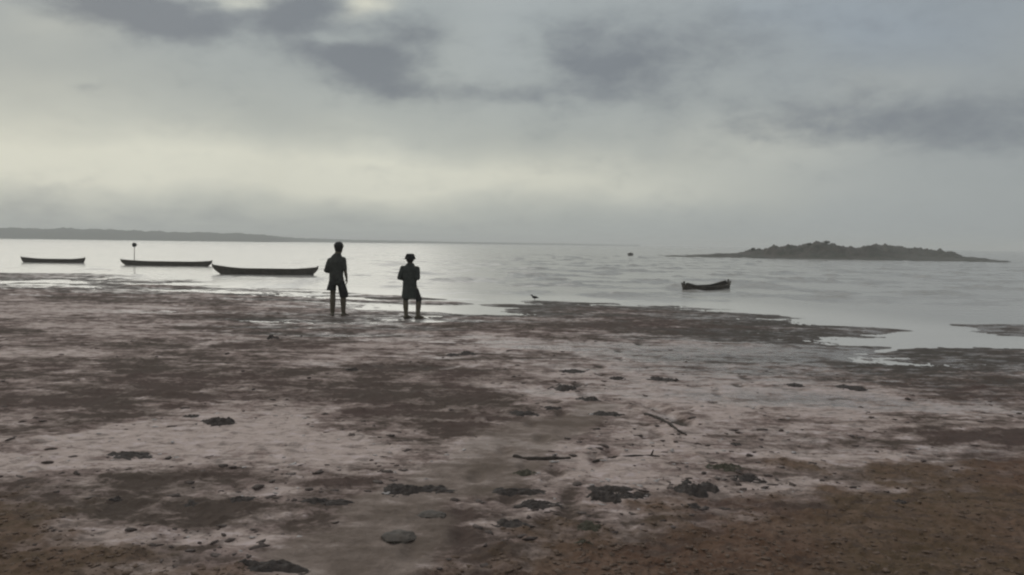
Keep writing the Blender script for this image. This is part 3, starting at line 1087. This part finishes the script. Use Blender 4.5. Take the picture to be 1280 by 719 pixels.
boat('canoe', 331.5, 343.2, 5.25, .95, .26, .18, .13, R(1.5), 'long dark canoe with raised pointed bow, nearest boat left of the taller person', .14, .09, 3)
boat('canoe', 208, 332.2, 5.85, .95, .24, .10, .09, R(-1.0), 'long dark canoe beside the marker pole, middle of the three on the left', .10, .08, 4)
boat('canoe', 66.5, 328.3, 4.25, .9, .22, .12, .11, R(2.0), 'short dark canoe moored farthest left, beyond the sand spit', .08, .06, 3)
boat('rowing_boat', 883.5, 361.8, 3.35, .72, .13, .17, .18, R(46), 'small dark boat with upturned blunt ends, alone on the water before the islet', .05, .04, 2, blunt=.10)
boat('skiff', 788, 319.6, 2.6, .85, .30, .15, .12, R(80), 'tiny far-off boat seen end-on near the horizon, left of the islet spit', .08, .06, 2)

# marker pole with a dark ball on top
pp = ground_at(168, 331.0)
e = empty('marker_pole', (pp.x, pp.y, -.35))
tag(e, 'thin mooring pole topped with a dark round bundle, standing by the middle canoe', 'pole')
bm = bmesh.new()
cone_sphere(bm, V3((0, 0, 0)), V3((.01, 0, 1.62)), .028, .02, 8)
me = bpy.data.meshes.new('pole')
bm.to_mesh(me)
bm.free()
link('pole', me, WOOD_IN, e)
bm = bmesh.new()
ellipsoid(bm, V3((.01, 0, 1.63)), .15, .15, .14, None, 16)
ellipsoid(bm, V3((-.06, .02, 1.56)), .07, .08, .07, None, 12)
remeshed('bundle', bm, HAT_B, e, .02, 2, .018, 4)

# wading bird at the edge of the little inlet
bp_ = ground_at(668, 376.2)
e = empty('bird', (bp_.x, bp_.y, -.01))
tag(e, 'small dark bird standing in the shallows at the mouth of the bright inlet', 'bird')
bm = bmesh.new()
ellipsoid(bm, V3((0, 0, .12)), .075, .045, .042, V3((0, 0, 1)).rotation_difference(V3((.18, 0, 1))), 16)
cone_sphere(bm, V3((-.05, 0, .135)), V3((-.075, 0, .175)), .026, .02, 10)
ellipsoid(bm, V3((-.082, 0, .185)), .024, .019, .019, None, 12)
cone_sphere(bm, V3((-.10, 0, .184)), V3((-.135, 0, .176)), .008, .003, 6)
cone_sphere(bm, V3((.06, 0, .115)), V3((.12, 0, .10)), .028, .012, 8)
for s in (-1, 1):
    cone_sphere(bm, V3((-.005, s * .02, .09)), V3((.012, s * .02, .045)), .011, .007, 6)
    cone_sphere(bm, V3((.012, s * .02, .045)), V3((0, s * .02, .0)), .007, .006, 6)
remeshed('body', bm, HAT_B, e, .004, 2)
for s in (-1, 1):
    bm = bmesh.new()
    ellipsoid(bm, V3((.025, s * .040, .125)), .075, .012, .03, V3((0, 0, 1)).rotation_difference(V3((.2, 0, 1))), 12)
    remeshed('wing', bm, HAIR, e, .004, 2)

# ------------------------------------------------------------------ weed clumps, driftwood and stones on the flat
WEED = rough_mat('wet_weed', (.024, .018, .015), (.055, .041, .033), 30, .75, .6, .01, spec=.35)
WEED2 = rough_mat('olive_weed', (.040, .036, .022), (.075, .064, .042), 30, .8, .6, .01, spec=.3)
STONE = rough_mat('muddy_stone', (.055, .044, .035), (.095, .076, .060), 14, .7, .4, .006, spec=.4)
DRIFT = rough_mat('dark_driftwood', (.030, .023, .018), (.060, .047, .038), 16, .8, .5, .006, spec=.3)


def lump_mesh(name, w, d, h, seed, rough=.35, sub=4):
    bm = bmesh.new()
    bmesh.ops.create_icosphere(bm, subdivisions=sub, radius=1)
    o = Vector((seed * 3.1, seed * 1.7, seed * .9))
    for v in bm.verts:
        p = v.co.copy()
        k = 1 + rough * mnoise.noise(p * 1.6 + o) * 1.3 + rough * .8 * mnoise.noise(p * 3.7 + o) + rough * .45 * mnoise.noise(p * 8 + o)
        v.co = Vector((p.x * w / 2 * k, p.y * d / 2 * k, p.z * h * (1 + rough * mnoise.noise(p * 4 + o * 2)) + .3 * h * mnoise.noise(Vector((p.x * 2.2, p.y * 2, seed)))))
    me = bpy.data.meshes.new(name)
    bm.to_mesh(me)
    bm.free()
    return me


def clump(u, v, wpx, hpx, label, kind='seaweed_clump', mat=None, group=None, cat='seaweed', rough=.45):
    c = ground_at(u, v, .09)
    s = (c - CM.translation).length / FPX
    w, app = wpx * s, hpx * s
    graz = CAM_H / math.hypot(c.x, c.y)
    h = min(app * .30, .010 + .10 * w)
    d = min(max((app - h * .5) / max(graz, .05), w * .35), w * 1.2)
    zz = spot_h(c.x, c.y)
    seed = (u * 7 + v) % 97
    if kind == 'stone':
        o = link(kind, lump_mesh(kind, w, d, h, seed, rough), mat)
        o.location = (c.x, c.y, zz + h * .12)
        return tag(o, label, cat, group)
    # a ragged low heap that thins out into the mud
    n = 44
    gx, gy = np.meshgrid(np.linspace(-.85, .85, n), np.linspace(-.85, .85, n), indexing='xy')
    th = random.uniform(-.3, .3)
    lx, ly = gx * w, gy * d
    X, Y = c.x + lx * math.cos(th) - ly * math.sin(th), c.y + lx * math.sin(th) + ly * math.cos(th)
    q = (gx / .5) ** 2 + (gy / .5) ** 2
    k = (1 - q ** .8) * .8 + .75 * fbm(X / w + seed, Y / d * .8, .42, 4, .6, seed=seed) + .1
    tuft = fbm(X, Y, .035, 3, .6, seed=seed + 3)
    H = h * np.clip(k, -.6, 1.15) * (1 + .35 * tuft) + np.where(k > .1, .25 * h * tuft, 0)
    Z = flat_fields(X, Y)[0] + H
    fc = grid_faces(n, n)
    fc = fc[(H.ravel()[fc] > -.25 * h).any(1)]
    used, inv = np.unique(fc, return_inverse=True)
    vs = np.stack([X - c.x, Y - c.y, Z - zz], -1).reshape(-1, 3)[used]
    o = link(kind, mesh_np(kind, vs, inv.reshape(-1, 4)), mat or WEED)
    o.location = (c.x, c.y, zz)
    return tag(o, label, cat, group)


GW = 'dark weed clumps strewn on the flat'
for a in [
    (503, 614, 42, 15, 'knobbly dark weed clump at the near end of the weed line left of the track'),
    (541, 612, 46, 9, 'flat trailing weed clump joined to the right of the knobbly clump beside the track'),
    (762, 612, 52, 9, 'thin dark weed clump capping the forked clump in the lower middle'),
    (757, 622, 44, 15, 'thick forked dark weed clump in the lower middle, the biggest of its cluster'),
    (790, 619, 34, 8, 'low weed clump trailing right from the forked clump'),
    (872, 609, 50, 20, 'tall rounded dark weed clump at the tip of the brown ground'),
    (866, 631, 20, 7, 'small dark weed clump just below the tall rounded clump'),
    (674, 632, 52, 11, 'lens shaped dark weed clump between two longer clumps at lower centre'),
    (640, 656, 42, 12, 'oval dark heap added in place of a shallow hollow, lowest on the grey track at centre'),  # dark heap added where the mud only dips
    (648, 615, 60, 9, 'long flat weed clump above the lens shaped clump'),
    (656, 592, 22, 9, 'small olive weed clump just under the left driftwood stick'),
    (346, 711, 82, 16, 'large arched dark weed clump at the bottom edge of the picture'),
    (273, 529, 34, 16, 'dark weed clump standing alone in the pale sand at left'),
    (240, 521, 14, 6, 'small dark weed clump left of the one alone in pale sand'),
    (164, 571, 46, 8, 'long thin dark weed clump in the pale sand at far left'),
    (145, 627, 13, 8, 'small round black weed clump at lower left'),
    (239, 634, 16, 6, 'small black weed clump right of the round black one at lower left'),
    (300, 625, 30, 8, 'dark weed clump at the pale patch\'s lower edge'),
    (737, 498, 26, 10, 'blackest weed clump in the middle of the pale flat'),
    (704, 482, 30, 9, 'weed clump up left of the blackest clump in mid flat'),
    (690, 510, 18, 7, 'small weed clump below left of the blackest clump in mid flat'),
    (655, 516, 34, 5, 'low weed strip left of the small clump in mid flat'),
    (715, 462, 28, 5, 'thin slanting weed clump high in mid flat'),
    (770, 470, 20, 7, 'weed clump right of the thin slanting one in mid flat'),
    (828, 471, 32, 8, 'dark double weed clump in the pale flat right of centre'),
    (993, 478, 20, 5, 'small dark weed clump on pale flat, middle of the right-hand row'),
    (1064, 481, 30, 6, 'dark weed clump at the right end of the right-hand row'),
    (905, 583, 34, 9, 'flat olive weed clump right of the driftwood on pale sand'),
    (936, 597, 34, 10, 'low dark weed clump where pale sand meets brown ground'),
    (760, 516, 34, 6, 'low weed strip right of the blackest clump in mid flat'),
    (920, 552, 12, 5, 'tiny black weed clump on the smooth grey flat right of the driftwood'),
    (586, 440, 22, 6, 'dark weed clump nearest to the shorter person, below and right of their feet'),
    (566, 441, 14, 4, 'tiny weed clump touching the left of the clump nearest the shorter person'),
    (442, 463, 14, 7, 'small pointed weed clump in the pale patch below the taller person'),
    (341, 421, 14, 7, 'small weed clump on the ridge below the nearest canoe'),
    (735, 660, 26, 12, 'slanting brown weed clump at the edge of the brown ground'),
    (728, 682, 22, 7, 'small brown weed clump nearest the bottom at the brown ground\'s edge'),
    (1126, 627, 12, 5, 'small black weed clump amid the brown ground at right')]:
    clump(*a, group=GW, mat=WEED2 if 'olive' in a[4] or 'brown weed' in a[4] else WEED)
clump(408, 629, 60, 7, 'long low dark weed strip left of the track near the bottom', group=GW)
clump(497, 673, 40, 18, 'flat rounded muddy stone half sunk in the grey track', 'stone', STONE, 'stones on the track', 'stone', .16)
clump(539, 644, 34, 11, 'smaller muddy stone just up the track from the flat rounded one', 'stone', STONE, 'stones on the track', 'stone', .18)


def stick(pts, label, r=.012, knob=None, seed=1):
    P = [ground_at(u, v, .1) for u, v in pts]
    base = P[0]
    e_z = spot_h(base.x, base.y)
    bm = bmesh.new()
    L = []
    for i, q in enumerate(P):
        z = spot_h(q.x, q.y)
        L.append(V3((q.x - base.x, q.y - base.y, z - e_z + r * .15)))
    for i in range(len(L) - 1):
        k = i / (len(L) - 1)
        cone_sphere(bm, L[i], L[i + 1], r * (1.1 - .35 * k) * (1 + .15 * (i % 2)), r * (1.1 - .35 * (k + .2)), 10)
    if knob:
        i, dz = knob
        cone_sphere(bm, L[i], L[i] + V3((.02, .02, dz)), r * .9, r * .5, 8)
    o = remeshed('driftwood', bm, DRIFT, None, r * .25, 1, r * .55, seed)
    o.location = (base.x, base.y, e_z)
    tag(o, label, 'driftwood', 'driftwood on the flat')


stick([(644, 571.5), (660, 573.5), (684, 574), (712, 572)], 'thick dark driftwood stick left of the knobbed one in the lower middle', .018, None, 1)
stick([(742, 572), (768, 569.5), (795, 568), (814, 566.5), (824, 568)], 'thin dark driftwood stick with an upright knob in the lower middle', .012, (3, .04), 2)
stick([(806, 516), (820, 520), (835, 528), (848, 537), (858, 540.5)], 'dark strip added for the shade of a trough, aslant on the pale flat right of centre', .014, None, 3)  # dark strip added to give the faint trough its shade, no real branch


def scatter(name, label, mat, n, region, size, seed, flat=.5, z_sink=.2):
    """uncountable grit and litter, joined into one piece"""
    rg = np.random.default_rng(seed)
    base = []
    bm = bmesh.new()
    bmesh.ops.create_icosphere(bm, subdivisions=1, radius=1)
    T = np.array([v.co[:] for v in bm.verts])
    Fc = np.array([[v.index for v in f.verts] for f in bm.faces])
    bm.free()
    x0, x1, r0, r1 = region
    rr = 1 / (1 / r1 + rg.random(n) * (1 / r0 - 1 / r1))
    aa = np.radians(x0 + rg.random(n) * (x1 - x0))
    x, y = rr * np.sin(aa), rr * np.cos(aa)
    h, pale, brown, track, sd = flat_fields(x, y)
    keep = region_keep(name, x, y, h, pale, brown, track, sd, rg)
    x, y, h, rr = x[keep], y[keep], h[keep], rr[keep]
    n = len(x)
    s = size[0] * (size[1] / size[0]) ** (rg.random(n) ** 1.8)
    jit = 1 + .35 * rg.standard_normal((n, len(T), 1)).clip(-1.5, 1.5)
    sc = np.stack([s * (1 + .8 * rg.random(n)), s * (.6 + .6 * rg.random(n)), s * flat * (.6 + .8 * rg.random(n))], -1)[:, None, :]
    Vv = T[None] * jit * sc
    a = rg.random(n) * 6.283
    ca, sa = np.cos(a)[:, None], np.sin(a)[:, None]
    X = Vv[:, :, 0] * ca - Vv[:, :, 1] * sa + x[:, None]
    Y = Vv[:, :, 0] * sa + Vv[:, :, 1] * ca + y[:, None]
    Z = Vv[:, :, 2] + (h + s * flat * z_sink)[:, None]
    F = (Fc[None] + (np.arange(n) * len(T))[:, None, None]).reshape(-1, 3)
    o = link(name, mesh_np(name, np.stack([X, Y, Z], -1).reshape(-1, 3), F), mat)
    tag(o, label, kind='stuff')


def region_keep(name, x, y, h, pale, brown, track, sd, rg):
    r = rg.random(len(x))
    if name == 'brown_litter':
        return brown > .5 + .4 * (r - .5)
    if name == 'mud_crumbs':
        return (brown < .5) & (track < .5) & (sd > .5) & (np.abs(pale - .45) < .55 * r) & (h > .02)
    return (brown < .4) & (pale > .55) & (sd > 3) & (r < .8)


LIT = rough_mat('brown_litter', (.10, .068, .048), (.175, .125, .095), 9, .9, .3, .004, spec=.2, detail=3)
CRUMB = rough_mat('mud_crumbs', (.060, .044, .037), (.125, .098, .087), 6, .85, .3, .004, spec=.3, detail=3)
SHELL = rough_mat('pale_grit', (.30, .27, .25), (.46, .42, .40), 6, .7, .2, .003, spec=.4, detail=3)
scatter('brown_litter', 'brown crumbly earth and leaf litter', LIT, 20000, (-40, 40, 3.4, 9.5), (.004, .019), 51, .32)
scatter('mud_crumbs', 'dark crumbs of mud and weed', CRUMB, 9000, (-38, 38, 3.6, 20), (.005, .034), 52, .30)
scatter('pale_grit', 'pale broken shell and grit', SHELL, 3400, (-38, 38, 3.8, 14), (.005, .024), 53, .35)

# ------------------------------------------------------------------ haze over the bay
me = bpy.data.meshes.new('haze')
bm = bmesh.new()
bmesh.ops.create_cube(bm, size=1, matrix=Matrix.Translation((0, 0, 5.5)) @ Matrix.Diagonal((8200, 8200, 17, 1)))
bm.to_mesh(me)
bm.free()
hm = bpy.data.materials.new('bay_haze')
hm.use_nodes = True
g = G(hm.node_tree)
pv = g.n('ShaderNodeVolumePrincipled')
pv.inputs['Color'].default_value = (.93, .95, .93, 1)
pv.inputs['Density'].default_value = 0.00112
pv.inputs['Anisotropy'].default_value = .2
ho = g.n('ShaderNodeOutputMaterial')
g.nt.links.new(pv.outputs[0], ho.inputs['Volume'])
hz = link('haze', me, hm, smooth=False)
tag(hz, 'thin grey haze over the bay', kind='stuff')
